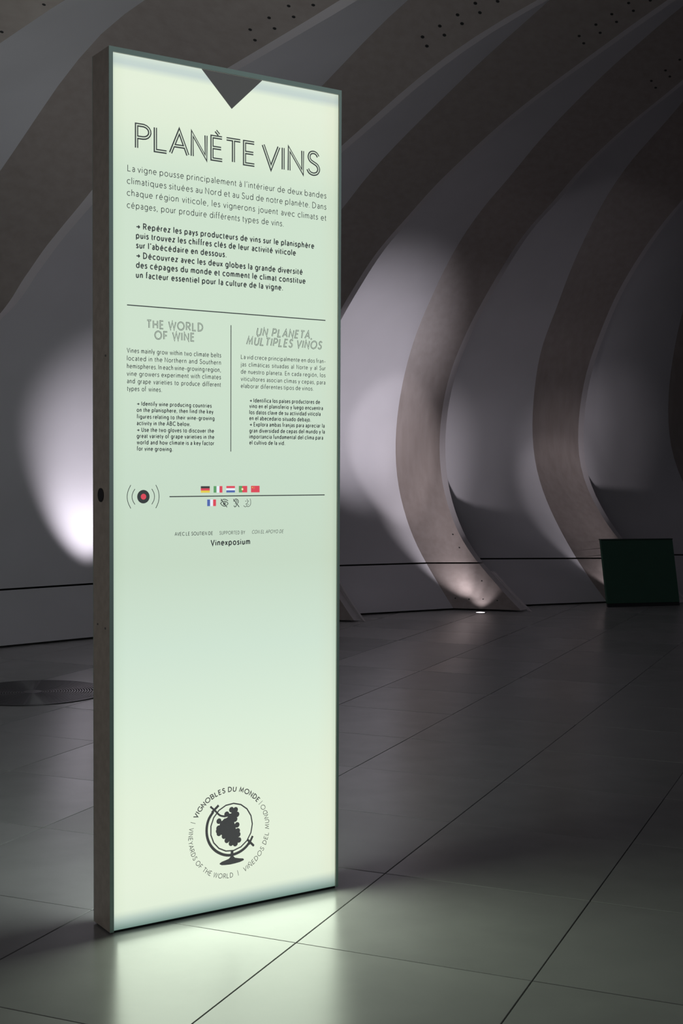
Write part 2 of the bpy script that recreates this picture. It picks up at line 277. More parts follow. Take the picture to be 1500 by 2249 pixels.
  [(0.360,0.000),(0.493,0.079),(0.629,0.162),(0.764,0.254),(0.905,0.353),(1.059,0.457),(1.221,0.573),(1.392,0.702),(1.573,0.847),(1.754,1.014),(1.916,1.204),(2.035,1.415),(2.096,1.639),(2.108,1.867),(2.083,2.093),(2.029,2.314),(1.955,2.529),(1.863,2.737),(1.754,2.937),(1.632,3.128),(1.503,3.315),(1.369,3.499),(1.227,3.679),(1.072,3.850),(0.904,4.012),(0.724,4.163),(0.533,4.303),(0.332,4.431),(0.120,4.546),(-0.101,4.648),(-0.331,4.737),(-0.568,4.812),(-0.812,4.875),(-1.064,4.936),(-1.325,4.997),(-1.596,5.049),(-1.878,5.082),(-2.167,5.093),(-2.463,5.084),(-2.773,5.070),(-3.124,5.092),(-3.537,5.157),(-4.001,5.219),(-4.493,5.240),(-5.000,5.208),(-5.500,5.105)]),
}
RIB_FEET = {4: (4.35, 11.72), 3: (2.97, 11.4), 2: (1.489, 10.71), 1: (0.108, 9.955), 0: (-1.09, 8.93), -1: (-2.35, 7.75), -2: (-3.4, 6.55)}
RIB_AZIMUTH = {4: 15, 3: 21, 2: 26.5, 1: 32, 0: 37, -1: 42, -2: 47}
LEFT_OFFSET = {-2: -0.43, -1: -0.43, 0: -0.33, 1: -0.43, 2: -0.422, 3: -0.558, 4: -0.43}

SEAM = 0.36
OUT_C = (-1.0, 1.4)
def frame_of(k):
    a = math.radians(RIB_AZIMUTH[k]); F = RIB_FEET[k]
    return Vector((F[0], F[1], 0)), Vector((math.cos(a), math.sin(a), 0)), Vector((-math.sin(a), math.cos(a), 0))
def P3(k, u, t, z):
    F, U, Nn = frame_of(k); return F + U * u + Nn * t + Vector((0, 0, z))
def outward(t, z):
    d = Vector((t - OUT_C[0], z - OUT_C[1])).normalized()
    w = min(1, max(0, z / 0.7)); w = w * w * (3 - 2 * w)
    d = Vector((1, 0)).lerp(d, w); return d.normalized()
def offs(curve, d):
    r = []
    for t, z in curve:
        o = outward(t, z); r.append((t + o.x * d, z + o.y * d))
    return r
def clip_low(curve, z0, z1, n):      # part of the curve between two heights near the floor
    out = []
    for i in range(n):
        zz = z0 + (z1 - z0) * i / (n - 1)
        for (ta, za), (tb, zb) in zip(curve, curve[1:]):
            if za <= zz <= zb + 1e-9:
                f = (zz - za) / max(zb - za, 1e-9); out.append((ta + (tb - ta) * f, zz)); break
        else: out.append((curve[0][0], zz))
    return out
def clip_high(curve, z0, n=72):      # from a height up and over
    pts = clip_low(curve, z0, z0, 2)[:1]
    i = next(i for i, c in enumerate(curve) if c[1] > z0 + .01)
    pts += curve[i:]
    d = [0]
    for a, b in zip(pts, pts[1:]): d.append(d[-1] + math.hypot(a[0] - b[0], a[1] - b[1]))
    out = []; j = 0
    # polar-angle resampling keeps both edges of a rib in step
    ang = [math.atan2(p[1] - OUT_C[1], p[0] - OUT_C[0]) for p in pts]
    for q in range(n):
        a = ang[0] + (ang[-1] - ang[0]) * q / (n - 1)
        while j < len(pts) - 2 and ang[j + 1] < a: j += 1
        f = (a - ang[j]) / max(ang[j + 1] - ang[j], 1e-9)
        # Catmull-Rom for smoothness
        p0 = pts[max(j - 1, 0)]; p1 = pts[j]; p2 = pts[j + 1]; p3 = pts[min(j + 2, len(pts) - 1)]
        f = min(1, max(0, f))
        out.append(tuple(0.5 * (2 * p1[c] + (p2[c] - p0[c]) * f + (2 * p0[c] - 5 * p1[c] + 4 * p2[c] - p3[c]) * f * f + (3 * p1[c] - p0[c] - 3 * p2[c] + p3[c]) * f ** 3) for c in (0, 1)))
    return out
def loft(name, cols, m, parent, closed=True, mats=None, sharp=True):
    n, w = len(cols[0]), len(cols)
    vs = [cols[c][r] for r in range(n) for c in range(w)]
    fs = []; mi = []
    cc = w if closed else w - 1
    for r in range(n - 1):
        for c in range(cc):
            d = (c + 1) % w
            fs.append((r * w + c, r * w + d, (r + 1) * w + d, (r + 1) * w + c)); mi.append(c)
    if closed:
        fs.append(tuple(range(w))[::-1]); fs.append(tuple((n - 1) * w + c for c in range(w))); mi += [0, 0]
    o = mesh_obj(name, vs, fs, m, parent, True)
    me = o.data
    if mats:
        for mm in mats[1]: me.materials.append(mm)
        for p, k in zip(me.polygons, mi): p.material_index = mats[0].get(k, 0)
    if sharp:
        for e in me.edges:
            a, b2 = e.vertices
            if a % w == b2 % w and a != b2: e.use_edge_sharp = True
            elif a // w == b2 // w and a // w in (0, n - 1): e.use_edge_sharp = True
    bm = bmesh.new(); bm.from_mesh(me); bmesh.ops.recalc_face_normals(bm, faces=bm.faces); bm.to_mesh(me); bm.free()
    return o

STRIP_U, STRIP_D, DEEP = 0.088, 0.045, 0.42
def rib_cols(k, clip):
    R, L = RIB_PROFILES[k]
    lu = LEFT_OFFSET[k]
    cR = clip(R); cL = clip(L)
    su = .012 if k == -2 else STRIP_U
    cS = clip(offs(R, STRIP_D)); cB = clip(offs(R, DEEP)); cLB = clip(offs(L, 0.12))
    return [[P3(k, lu, t, z) for t, z in cL], [P3(k, 0, t, z) for t, z in cR], [P3(k, su, t, z) for t, z in cS],
            [P3(k, su * .6, t, z) for t, z in cB], [P3(k, lu, t, z) for t, z in cLB]]
def panel_cols(k, clip, nmid=5):
    # board between rib k and rib k+1: from behind rib k to the left edge of rib k+1
    R = offs(RIB_PROFILES[k][0], DEEP - .03); L = RIB_PROFILES[k + 1][1]
    a = [P3(k, 0.0, t, z) for t, z in clip(R)]
    b_ = [P3(k + 1, LEFT_OFFSET[k + 1], t, z) for t, z in clip(L)]
    cols = []
    for i in range(nmid + 1):
        f = i / nmid
        cols.append([p.lerp(q, f) for p, q in zip(a, b_)])
    return cols
LOW = lambda c: clip_low(c, 0.014, SEAM - .006, 8)
HIGH = lambda c: clip_high(c, SEAM + .006)
WHOLE_LOW = lambda c: clip_low(c, 0.0, SEAM, 8)
# shell behind everything
wall = None
shell_cols = []
for k in range(-2, 5):
    c = offs(RIB_PROFILES[k][0], 0.62)
    pts = [(c[0][0], -.02)] + [(t, max(z, 0)) for t, z in c][1:]
    shell_cols.append([P3(k, 0, t, z) for t, z in pts])
wall = struct(loft('wall_back', shell_cols, M_back, None, closed=False, sharp=False))
md = wall.modifiers.new('solidify', 'SOLIDIFY'); md.thickness = 0.05; md.offset = 1
def thick_panel(name, cols, m):
    o = loft(name, cols, m, wall, closed=False, sharp=False)
    return o
ribs = {}; feet_o = {}
for k in range(-2, 5):
    ribs[k] = loft('curved_rib', rib_cols(k, HIGH), M_rib, wall, mats=({1: 1, 2: 1}, [M_ribedge_lit]))
    feet_o[k] = loft('rib_foot', rib_cols(k, LOW), M_rib, wall, mats=({1: 1, 2: 1}, [M_ribedge_lit]))
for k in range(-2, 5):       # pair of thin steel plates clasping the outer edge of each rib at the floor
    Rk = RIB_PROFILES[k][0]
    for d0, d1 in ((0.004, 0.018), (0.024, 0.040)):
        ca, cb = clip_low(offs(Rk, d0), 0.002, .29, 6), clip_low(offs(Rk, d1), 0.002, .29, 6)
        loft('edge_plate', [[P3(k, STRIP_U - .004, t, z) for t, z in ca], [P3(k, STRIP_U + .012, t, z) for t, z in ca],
                            [P3(k, STRIP_U + .012, t, z) for t, z in cb], [P3(k, STRIP_U - .004, t, z) for t, z in cb]], M_ribedge_lit, feet_o[k])
for k in range(-2, 4):
    thick_panel('lining_board', panel_cols(k, HIGH), M_panel)
    thick_panel('skirting_board', panel_cols(k, LOW), M_panel)
BOLTS = [
 (-1, 0, -0.2176, 5.2397, 2.994, -0.188, -0.303, -0.934, 0.0076),
 (-1, 0, -0.1198, 5.2082, 2.987, -0.144, -0.319, -0.937, 0.0075),
 (-1, 0, -0.2998, 5.3291, 2.9779, -0.17, -0.325, -0.93, 0.0077),
 (-1, 0, -0.1998, 5.2967, 2.9709, -0.17, -0.325, -0.93, 0.0076),
 (-1, 0, -0.3822, 5.4221, 2.9613, -0.203, -0.313, -0.928, 0.0078),
 (-1, 0, -0.2807, 5.3862, 2.9544, -0.17, -0.325, -0.93, 0.0078),
 (-1, 0, -0.3665, 5.4806, 2.9379, -0.183, -0.333, -0.925, 0.0079),
 (-2, 0, -0.9572, 4.2354, 2.6446, -0.138, -0.196, -0.971, 0.0061),
 (-2, 0, -1.1331, 4.3946, 2.61, -0.069, -0.29, -0.954, 0.0063),
 (0, 0, 0.399, 6.7028, 3.3527, -0.194, -0.461, -0.866, 0.0097),
 (0, 0, 0.4243, 6.7498, 3.3222, -0.206, -0.443, -0.872, 0.0097),
 (0, 0, 0.4796, 6.6142, 3.378, -0.262, -0.425, -0.866, 0.0095),
 (0, 0, 0.5061, 6.6592, 3.348, -0.262, -0.425, -0.866, 0.0096),
 (0, 0, 0.5596, 6.5187, 3.4007, -0.262, -0.424, -0.867, 0.0094),
 (0, 0, 0.5854, 6.5605, 3.3724, -0.262, -0.424, -0.867, 0.0095),
 (0, 0, 0.6366, 6.4189, 3.4224, -0.302, -0.403, -0.864, 0.0093),
 (0, 0, 0.6634, 6.4623, 3.3928, -0.302, -0.403, -0.864, 0.0093),
 (0, 0, 0.7378, 6.3621, 3.4122, -0.317, -0.379, -0.869, 0.0092),
 (1, 0, 1.3635, 7.6744, 3.6788, -0.18, -0.372, -0.911, 0.009),
 (1, 0, 1.3988, 7.7218, 3.6525, -0.18, -0.372, -0.911, 0.009),
 (1, 0, 1.4391, 7.5685, 3.7088, -0.162, -0.422, -0.892, 0.0088),
 (1, 0, 1.4739, 7.6193, 3.6794, -0.18, -0.372, -0.911, 0.0089),
 (1, 0, 1.5099, 7.4722, 3.7352, -0.208, -0.375, -0.903, 0.0087),
 (1, 0, 1.5465, 7.5181, 3.7077, -0.208, -0.375, -0.903, 0.0088),
 (1, 0, 1.5827, 7.3727, 3.7624, -0.195, -0.416, -0.888, 0.0086),
 (1, 0, 1.6188, 7.415, 3.7347, -0.195, -0.416, -0.888, 0.0087),
 (1, 0, 1.6898, 7.3178, 3.7575, -0.238, -0.373, -0.897, 0.0085),
 (2, 0, 2.1188, 9.114, 3.8468, -0.189, -0.389, -0.902, 0.0094),
 (2, 0, 2.1617, 9.1659, 3.8154, -0.189, -0.389, -0.902, 0.0095),
 (2, 0, 2.1874, 8.9979, 3.8835, -0.18, -0.4, -0.898, 0.0093),
 (2, 0, 2.2279, 9.042, 3.8557, -0.18, -0.4, -0.898, 0.0093),
 (2, 0, 2.254, 8.8814, 3.92, -0.178, -0.391, -0.903, 0.0092),
 (2, 1, 0.9573, 10.9575, 0.0888, -0.104, -0.665, 0.739, 0.0065),
 (2, 1, 1.0696, 10.9345, 0.0839, -0.104, -0.665, 0.739, 0.0065),
 (2, 1, 1.1857, 10.9166, 0.0862, -0.108, -0.525, 0.844, 0.0065),
 (2, 1, 1.2995, 10.8813, 0.0788, -0.108, -0.525, 0.844, 0.0064),
 (2, 0, 0.9861, 11.583, 0.5926, 0.149, -0.679, 0.719, 0.0068),
 (2, 0, 1.0347, 11.4691, 0.4826, 0.115, -0.631, 0.767, 0.0068),
 (2, 1, 1.1936, 11.1068, 0.2224, -0.037, -0.533, 0.845, 0.0066),
]
_bm = MB(); _bm.lathe([(1, -.3), (1, .12), (.82, .2), (.78, .05), (.3, .05)], 14)
bolt_mesh = bpy.data.meshes.new('bolt'); bolt_mesh.from_pydata(_bm.v, [], _bm.f); bolt_mesh.materials.append(M_bolt)
for k, ft, x, y, z, nx, ny, nz, r in BOLTS:
    o = bpy.data.objects.new('bolt', bolt_mesh); C.objects.link(o); o.parent = feet_o[k] if ft else ribs[k]
    o.location = (x, y, z); o.scale = (r, r, r)
    o.rotation_euler = Vector((nx, ny, nz)).to_track_quat('Z', 'Y').to_euler()


# ---------------------------------------------------------------- stroke lettering
def A(cx, cy, rx, ry, a0, a1):
    n = max(2, int(abs(a1 - a0) / 22) + 1)
    return [(cx + rx * math.cos(math.radians(a0 + (a1 - a0) * i / n)), cy + ry * math.sin(math.radians(a0 + (a1 - a0) * i / n))) for i in range(n + 1)]
def S(*p):
    out = []
    for i in range(len(p) - 1):
        p0, p1, p2, p3 = p[max(i - 1, 0)], p[i], p[i + 1], p[min(i + 2, len(p) - 1)]
        for s in range(3):
            f = s / 3
            out.append(tuple(0.5 * (2 * p1[c] + (p2[c] - p0[c]) * f + (2 * p0[c] - 5 * p1[c] + 4 * p2[c] - p3[c]) * f * f + (3 * p1[c] - p0[c] - 3 * p2[c] + p3[c]) * f ** 3) for c in (0, 1)))
    return out + [p[-1]]
X = .66
def O(cx, cy, rx, ry): return A(cx, cy, rx, ry, 90, 450)
dot = lambda x, y=.9: [(x, y - .055), (x, y + .055)]
_s = S((.37, .55), (.29, .64), (.18, .665), (.07, .60), (.055, .47), (.16, .375), (.29, .31), (.375, .20), (.32, .055), (.18, 0), (.06, .035), (0, .12))
_S = S((.53, .83), (.44, .96), (.29, 1.01), (.13, .95), (.065, .77), (.14, .61), (.30, .52), (.48, .42), (.56, .24), (.48, .06), (.29, -.01), (.10, .05), (0, .2))
_a = [S((.05, .57), (.13, .65), (.25, .67), (.37, .6), (.41, .44)) + [(.41, 0)], S((.41, .38), (.25, .385), (.09, .32), (.04, .18), (.09, .04), (.21, -.01), (.34, .05), (.41, .17))]
_e = [[(.03, .35)] + A(.28, .33, .27, .34, 3, 315)]
_i = [[(0, X), (0, 0)]]
_o = [O(.3, .33, .3, .34)]
_u = [[(0, X)] + S((0, .25), (.05, .07), (.18, 0), (.35, .08), (.43, .26)), [(.43, X), (.43, 0)]]
_n = [[(0, X), (0, 0)], S((0, .38), (.07, .58), (.23, .67), (.38, .6), (.43, .42)) + [(.43, 0)]]
_E = [[(.46, 1), (0, 1), (0, 0), (.47, 0)], [(0, .52), (.42, .52)]]
_A = [[(0, 0), (.4, 1), (.8, 0)], [(.14, .34), (.66, .34)]]
_U = [[(0, 1)] + S((0, .34), (.06, .1), (.28, -.01), (.5, .1), (.56, .34)) + [(.56, 1)]]
_N = [[(0, 0), (0, 1), (.64, 0), (.64, 1)]]
acute = lambda x, y: [(x - .02, y), (x + .11, y + .16)]
grave = lambda x, y: [(x + .05, y), (x - .1, y + .16)]
tilde = lambda x, y: S((x - .17, y + .03), (x - .08, y + .1), (x + .06, y + .03), (x + .16, y + .1))
G = {
 'a': (.41, _a), 'b': (.56, [[(0, 1.05), (0, 0)], O(.28, .33, .28, .34)]), 'c': (.5, [A(.3, .33, .3, .34, 45, 315)]),
 'd': (.56, [[(.56, 1.05), (.56, 0)], O(.28, .33, .28, .34)]), 'e': (.55, _e),
 'f': (.27, [S((.29, 1.03), (.2, 1.06), (.12, .99), (.1, .85)) + [(.1, 0)], [(0, .64), (.26, .64)]]),
 'g': (.56, [O(.28, .33, .28, .34), [(.56, X)] + S((.56, -.03), (.49, -.21), (.29, -.29), (.06, -.22))]),
 'h': (.43, [[(0, 1.05), (0, 0)], _n[1]]), 'i': (0, _i + [dot(0)]), 'j': (.05, [[(.05, X)] + S((.05, -.14), (.02, -.26), (-.09, -.29)), dot(.05)]),
 'k': (.4, [[(0, 1.05), (0, 0)], [(.38, X), (.02, .32), (.42, 0)]]), 'l': (0, [[(0, 1.05), (0, 0)]]),
 'm': (.76, [[(0, X), (0, 0)], S((0, .4), (.06, .58), (.19, .67), (.33, .6), (.38, .42)) + [(.38, 0)], S((.38, .4), (.44, .58), (.57, .67), (.71, .6), (.76, .42)) + [(.76, 0)]]),
 'n': (.43, _n), 'o': (.6, _o), 'p': (.56, [[(0, X), (0, -.3)], O(.28, .33, .28, .34)]), 'q': (.56, [[(.56, X), (.56, -.3)], O(.28, .33, .28, .34)]),
 'r': (.25, [[(0, X), (0, 0)], S((0, .38), (.05, .57), (.15, .66), (.27, .65))]), 's': (.375, [_s]),
 't': (.27, [[(.1, .88)] + S((.1, .15), (.15, .02), (.27, .01)), [(0, .64), (.27, .64)]]), 'u': (.43, _u),
 'v': (.5, [[(0, X), (.25, 0), (.5, X)]]), 'w': (.8, [[(0, X), (.2, 0), (.4, X), (.6, 0), (.8, X)]]),
 'x': (.46, [[(0, X), (.46, 0)], [(.46, X), (0, 0)]]), 'y': (.5, [[(0, X), (.26, .02)], [(.5, X), (.14, -.3)]]), 'z': (.43, [[(.02, X - .02), (.42, X - .02), (0, .02), (.43, .02)]]),
 'A': (.8, _A), 'B': (.53, [[(0, .52), (0, 1), (.25, 1)] + A(.25, .76, .22, .24, 80, -90)[1:] + [(0, .52), (0, 0), (.27, 0)] + A(.27, .26, .26, .26, -90, 90)]),
 'C': (.75, [A(.5, .5, .5, .51, 45, 315)]), 'D': (.66, [[(0, 0), (0, 1), (.16, 1)] + A(.16, .5, .5, .5, 82, -90) + [(0, 0)]]),
 'E': (.47, _E), 'F': (.45, [[(.45, 1), (0, 1), (0, 0)], [(0, .5), (.4, .5)]]), 'G': (.85, [A(.5, .5, .5, .51, 45, 350) + [(.99, .46), (.6, .46)]]),
 'H': (.62, [[(0, 0), (0, 1)], [(.62, 0), (.62, 1)], [(0, .52), (.62, .52)]]), 'I': (0, [[(0, 0), (0, 1)]]), 'L': (.44, [[(0, 1), (0, 0), (.44, 0)]]),
 'M': (.84, [[(0, 0), (.12, 1), (.42, .18), (.72, 1), (.84, 0)]]), 'N': (.64, _N), 'O': (1.0, [O(.5, .5, .5, .51)]),
 'P': (.5, [[(0, 0), (0, 1), (.24, 1)] + A(.24, .73, .27, .27, 80, -90) + [(0, .46)]]),
 'R': (.53, [[(0, 0), (0, 1), (.24, 1)] + A(.24, .74, .26, .26, 80, -90) + [(0, .48)], [(.24, .48), (.53, 0)]]), 'S': (.56, [_S]),
 'T': (.58, [[(0, 1), (.58, 1)], [(.29, 1), (.29, 0)]]), 'U': (.56, _U), 'V': (.72, [[(0, 1), (.36, 0), (.72, 1)]]),
 'W': (1.05, [[(0, 1), (.26, 0), (.525, 1), (.79, 0), (1.05, 1)]]), 'X': (.6, [[(0, 1), (.6, 0)], [(.6, 1), (0, 0)]]), 'Y': (.62, [[(0, 1), (.31, .48), (.62, 1)], [(.31, .48), (.31, 0)]]),
 '.': (.06, [[(.03, -.04), (.03, .07)]]), ',': (.1, [[(.08, .08), (0, -.16)]]), '’': (.1, [[(.1, 1.05), (.03, .8)]]), '-': (.26, [[(0, .32), (.26, .32)]]),
 '→': (.6, [[(0, .36), (.56, .36)], [(.34, .62), (.6, .36), (.34, .10)]]), '|': (0, [[(0, -.12), (0, 1.05)]]),
}
G['é'] = (.55, _e + [acute(.26, .8)]); G['è'] = (.55, _e + [grave(.28, .8)]); G['à'] = (.41, _a + [grave(.24, .8)]); G['á'] = (.41, _a + [acute(.2, .8)])
G['í'] = (0, _i + [acute(0, .8)]); G['ó'] = (.6, _o + [acute(.28, .8)]); G['È'] = (.47, _E + [grave(.27, 1.12)]); G['Ú'] = (.56, _U + [acute(.24, 1.1)])
G['Ñ'] = (.64, _N + [tilde(.32, 1.1)])
for ch in list(G):
    w, st = G[ch]
    k = .88 if (ch.islower() and ch not in 'ilj') else {'A': .86, 'N': .87, 'Ñ': .87, 'E': .9, 'È': .9, 'V': .88, 'S': .82, 'H': .9, 'O': .88, 'C': .88, 'G': .88, 'D': .92, 'M': .92, 'W': .92}.get(ch, 1)
    if k != 1: G[ch] = (w * k, [[(x * k, y) for x, y in p] for p in st])
SB = {'v': .05, 'w': .05, 'y': .05, 'x': .06, 'A': .05, 'V': .05, 'W': .05, 'T': .05, 'Y': .05, 't': .06, 'f': .06, 'r': .09, 'L': .1, 'a': .1, 'c': .09, 'o': .09, 'e': .09, 's': .08, 'O': .1, 'C': .1, 'G': .1, 'Q': .1, 'S': .09, '.': .1, ',': .1, '’': .08, '→': .12, 'j': .12}
KERN_L = {'r': .0, 'T': -.0}

def stroke(mb, pts, w, tf, ext=0.0):
    """ribbon of width w along pts (glyph units), tf maps glyph units to 3-D"""
    q = [pts[0]]
    for p in pts[1:]:
        if math.hypot(p[0] - q[-1][0], p[1] - q[-1][1]) > 1e-4: q.append(p)
    if len(q) < 2: return
    closed = math.hypot(q[0][0] - q[-1][0], q[0][1] - q[-1][1]) < 1e-3 and len(q) > 3
    if closed: q = q[:-1]
    n = len(q)
    def dr(a, b):
        d = math.hypot(b[0] - a[0], b[1] - a[1]); return ((b[0] - a[0]) / d, (b[1] - a[1]) / d)
    if ext and not closed:
        d0 = dr(q[1], q[0]); d1 = dr(q[-2], q[-1])
        q[0] = (q[0][0] + d0[0] * ext, q[0][1] + d0[1] * ext); q[-1] = (q[-1][0] + d1[0] * ext, q[-1][1] + d1[1] * ext)
    Lf, Rt = [], []
    for i in range(n):
        a = dr(q[i - 1], q[i]) if (i > 0 or closed) else None
        b = dr(q[i], q[(i + 1) % n]) if (i < n - 1 or closed) else None
        a = a or b; b = b or a
        nx, ny = -(a[1] + b[1]), a[0] + b[0]
        l = math.hypot(nx, ny)
        if l < 1e-6: nx, ny, l = -a[1], a[0], 1
        nx /= l; ny /= l
        k = min(1 / max(.3, nx * -a[1] + ny * a[0]), 2.6)
        Lf.append((q[i][0] + nx * w / 2 * k, q[i][1] + ny * w / 2 * k)); Rt.append((q[i][0] - nx * w / 2 * k, q[i][1] - ny * w / 2 * k))
    vs = [tf(x, y) for x, y in Lf] + [tf(x, y) for x, y in Rt]
    m = n if closed else n - 1
    mb.add(vs, [(i, n + i, n + (i + 1) % n, (i + 1) % n) for i in range(m)])

def layout(text, xs, word, ex=0.0):
    """pen positions in glyph units (x already scaled by xs)"""
    x = 0; out = []; first = True
    for ch in text:
        if ch == ' ': x += word; continue
        w, st = G[ch]; sb = SB.get(ch, .12)
        if not first: x += sb * xs + ex
        out.append((ch, x)); first = False
        x += w * xs; last = sb * xs + ex; x += last
    return out, x - last
STYLE = {  # stroke, inner stroke, slant, tuned x scale (None: fill the measured width)
 'title': (.162, .048, 0), 'inline': (.19, .065, 0), 'inlineitalic': (.19, .065, .2), 'light': (.108, 0, 0), 'fine': (.13, 0, 0), 'bold': (.2, 0, 0),
 'small': (.19, 0, 0), 'credit': (.15, 0, 0), 'creditlight': (.115, 0, 0), 'credititalic': (.115, 0, .2)}
INK_Y, INLAY_Y = 0.0030, 0.0024
def set_line(mb, mi, text, style, x0, z0, x1, z1, cap, xs_ref=None):
    w, wi, slant = STYLE[style]
    T = (x1 - x0) / cap
    nsp = text.count(' ')
    ex = w * (.34 if style != 'title' else .02); wd0 = .46 if wi else .38
    _, W0 = layout(text, 1, wd0); W1 = layout(text, 1, wd0, ex)[1] - W0
    xs = (T - W1) / W0; word = wd0 * xs
    if xs_ref and nsp:
        _, W0 = layout(text, xs_ref, 0, ex)
        wd = (T - W0) / nsp
        if .17 < wd < .75: xs, word = xs_ref, wd
    pl, Wt = layout(text, xs, word, ex)
    sl = (z1 - z0) / (x1 - x0)
    for ch, px in pl:
        def tf(x, y, yy=INK_Y):
            gx = (px + x * xs + slant * y) * cap
            return (x0 + gx, yy, z0 + sl * gx + y * cap)
        for p in G[ch][1]:
            # horizontals and verticals keep one stroke weight: draw in unscaled-space
            stroke(mb, [(px + x * xs + slant * y, y) for x, y in p], w, lambda x, y: (x0 + x * cap, INK_Y, z0 + sl * x * cap + y * cap), ext=w * .0)
            if wi: stroke(mi, [(px + x * xs + slant * y, y) for x, y in p], wi, lambda x, y: (x0 + x * cap, INLAY_Y, z0 + sl * x * cap + y * cap), ext=.012)
    return xs
TEXT_LINES = [
 ('PLANÈTE','title',0.0751,1.9628,0.4110,1.9633,0.0572),
 ('La vigne pousse principalement à l’intérieur de deux bandes','light',0.0514,1.9026,0.6347,1.9026,0.0152),
 ('climatiques situées au Nord et au Sud de notre planète. Dans','light',0.0499,1.8718,0.6349,1.8726,0.0152),
 ('chaque région viticole, les vignerons jouent avec climats et','light',0.0498,1.8425,0.6350,1.8426,0.0152),
 ('cépages, pour produire différents types de vins.','light',0.0498,1.8122,0.5000,1.8130,0.0152),
 ('→ Repérez les pays producteurs de vins sur le planisphère','bold',0.0746,1.7629,0.5957,1.7638,0.0138),
 ('puis trouvez les chiffres clés de leur activité viticole','bold',0.0746,1.7397,0.5377,1.7398,0.0139),
 ('sur l’abécédaire en dessous.','bold',0.0746,1.7155,0.3277,1.7157,0.0139),
 ('→ Découvrez avec les deux globes la grande diversité','bold',0.0746,1.6907,0.5593,1.6907,0.0139),
 ('des cépages du monde et comment le climat constitue','bold',0.0746,1.6667,0.5686,1.6671,0.0139),
 ('un facteur essentiel pour la culture de la vigne.','bold',0.0745,1.6419,0.4983,1.6437,0.0139),
 ('THE WORLD','inline',0.1033,1.5188,0.2595,1.5201,0.0191),
 ('OF WINE','inline',0.1254,1.4925,0.2351,1.4931,0.0192),
 ('Vines mainly grow within two climate belts','fine',0.0491,1.4543,0.3126,1.4552,0.0112),
 ('located in the Northern and Southern','fine',0.0496,1.4349,0.3121,1.4363,0.0112),
 ('hemispheres. In each wine-growing region,','fine',0.0496,1.4156,0.3122,1.4176,0.0112),
 ('vine growers experiment with climates','fine',0.0489,1.3969,0.3122,1.3987,0.0112),
 ('and grape varieties to produce different','fine',0.0495,1.3784,0.3122,1.3792,0.0112),
 ('types of wines.','fine',0.0495,1.3596,0.1438,1.3599,0.0112),
 ('→ Identify wine producing countries','small',0.0759,1.3238,0.2848,1.3243,0.0095),
 ('on the planisphere, then find the key','small',0.0759,1.3080,0.2900,1.3091,0.0095),
 ('figures relating to their wine-growing','small',0.0759,1.2914,0.2931,1.2920,0.0095),
 ('activity in the ABC below.','small',0.0759,1.2749,0.2244,1.2755,0.0096),
 ('→ Use the two gloves to discover the','small',0.0759,1.2583,0.2918,1.2595,0.0096),
 ('great variety of grape varieties in the','small',0.0759,1.2428,0.2926,1.2436,0.0096),
 ('world and how climate is a key factor','small',0.0759,1.2267,0.2926,1.2275,0.0096),
 ('for vine growing.','small',0.0759,1.2110,0.1744,1.2107,0.0096),
 ('UN PLANETA,','inlineitalic',0.4191,1.5187,0.5905,1.5195,0.0195),
 ('MÚLTIPLES VINOS','inlineitalic',0.3892,1.4935,0.6202,1.4938,0.0194),
 ('La vid crece principalmente en dos fran-','fine',0.3723,1.4549,0.6347,1.4557,0.0106),
 ('jas climáticas situadas al Norte y al Sur','fine',0.3721,1.4354,0.6348,1.4365,0.0106),
 ('de nuestro planeta. En cada región, los','fine',0.3721,1.4164,0.6343,1.4175,0.0106),
 ('viticultores asocian climas y cepas, para','fine',0.3721,1.3974,0.6341,1.3978,0.0106),
 ('elaborar diferentes tipos de vinos.','fine',0.3722,1.3789,0.5961,1.3797,0.0106),
 ('→ Identifica los países productores de','small',0.3985,1.3420,0.6168,1.3445,0.0098),
 ('vino en el planisferio y luego encuentra','small',0.3981,1.3271,0.6264,1.3280,0.0098),
 ('los datos clave de su actividad vitícola','small',0.3982,1.3108,0.6188,1.3120,0.0098),
 ('en el abecedario situado debajo.','small',0.3982,1.2952,0.5880,1.2958,0.0098),
 ('→ Explora ambas franjas para apreciar la','small',0.3987,1.2789,0.6321,1.2800,0.0098),
 ('gran diversidad de cepas del mundo y la','small',0.3983,1.2623,0.6328,1.2639,0.0098),
 ('importancia fundamental del clima para','small',0.3983,1.2466,0.6274,1.2474,0.0098),
 ('el cultivo de la vid.','small',0.3984,1.2309,0.5065,1.2308,0.0098),
 ('AVEC LE SOUTIEN DE','credit',0.1808,0.9946,0.2891,0.9943,0.0084),
 ('SUPPORTED BY','creditlight',0.3096,0.9944,0.3852,0.9942,0.0086),
 ('CON EL APOYO DE','credititalic',0.4061,0.9947,0.5020,0.9945,0.0087),
 ('Vinexposium','bold',0.2844,0.9666,0.3992,0.9674,0.0141),
 ('VINS','title',0.4372,1.9633,0.6104,1.9636,0.0572),
]


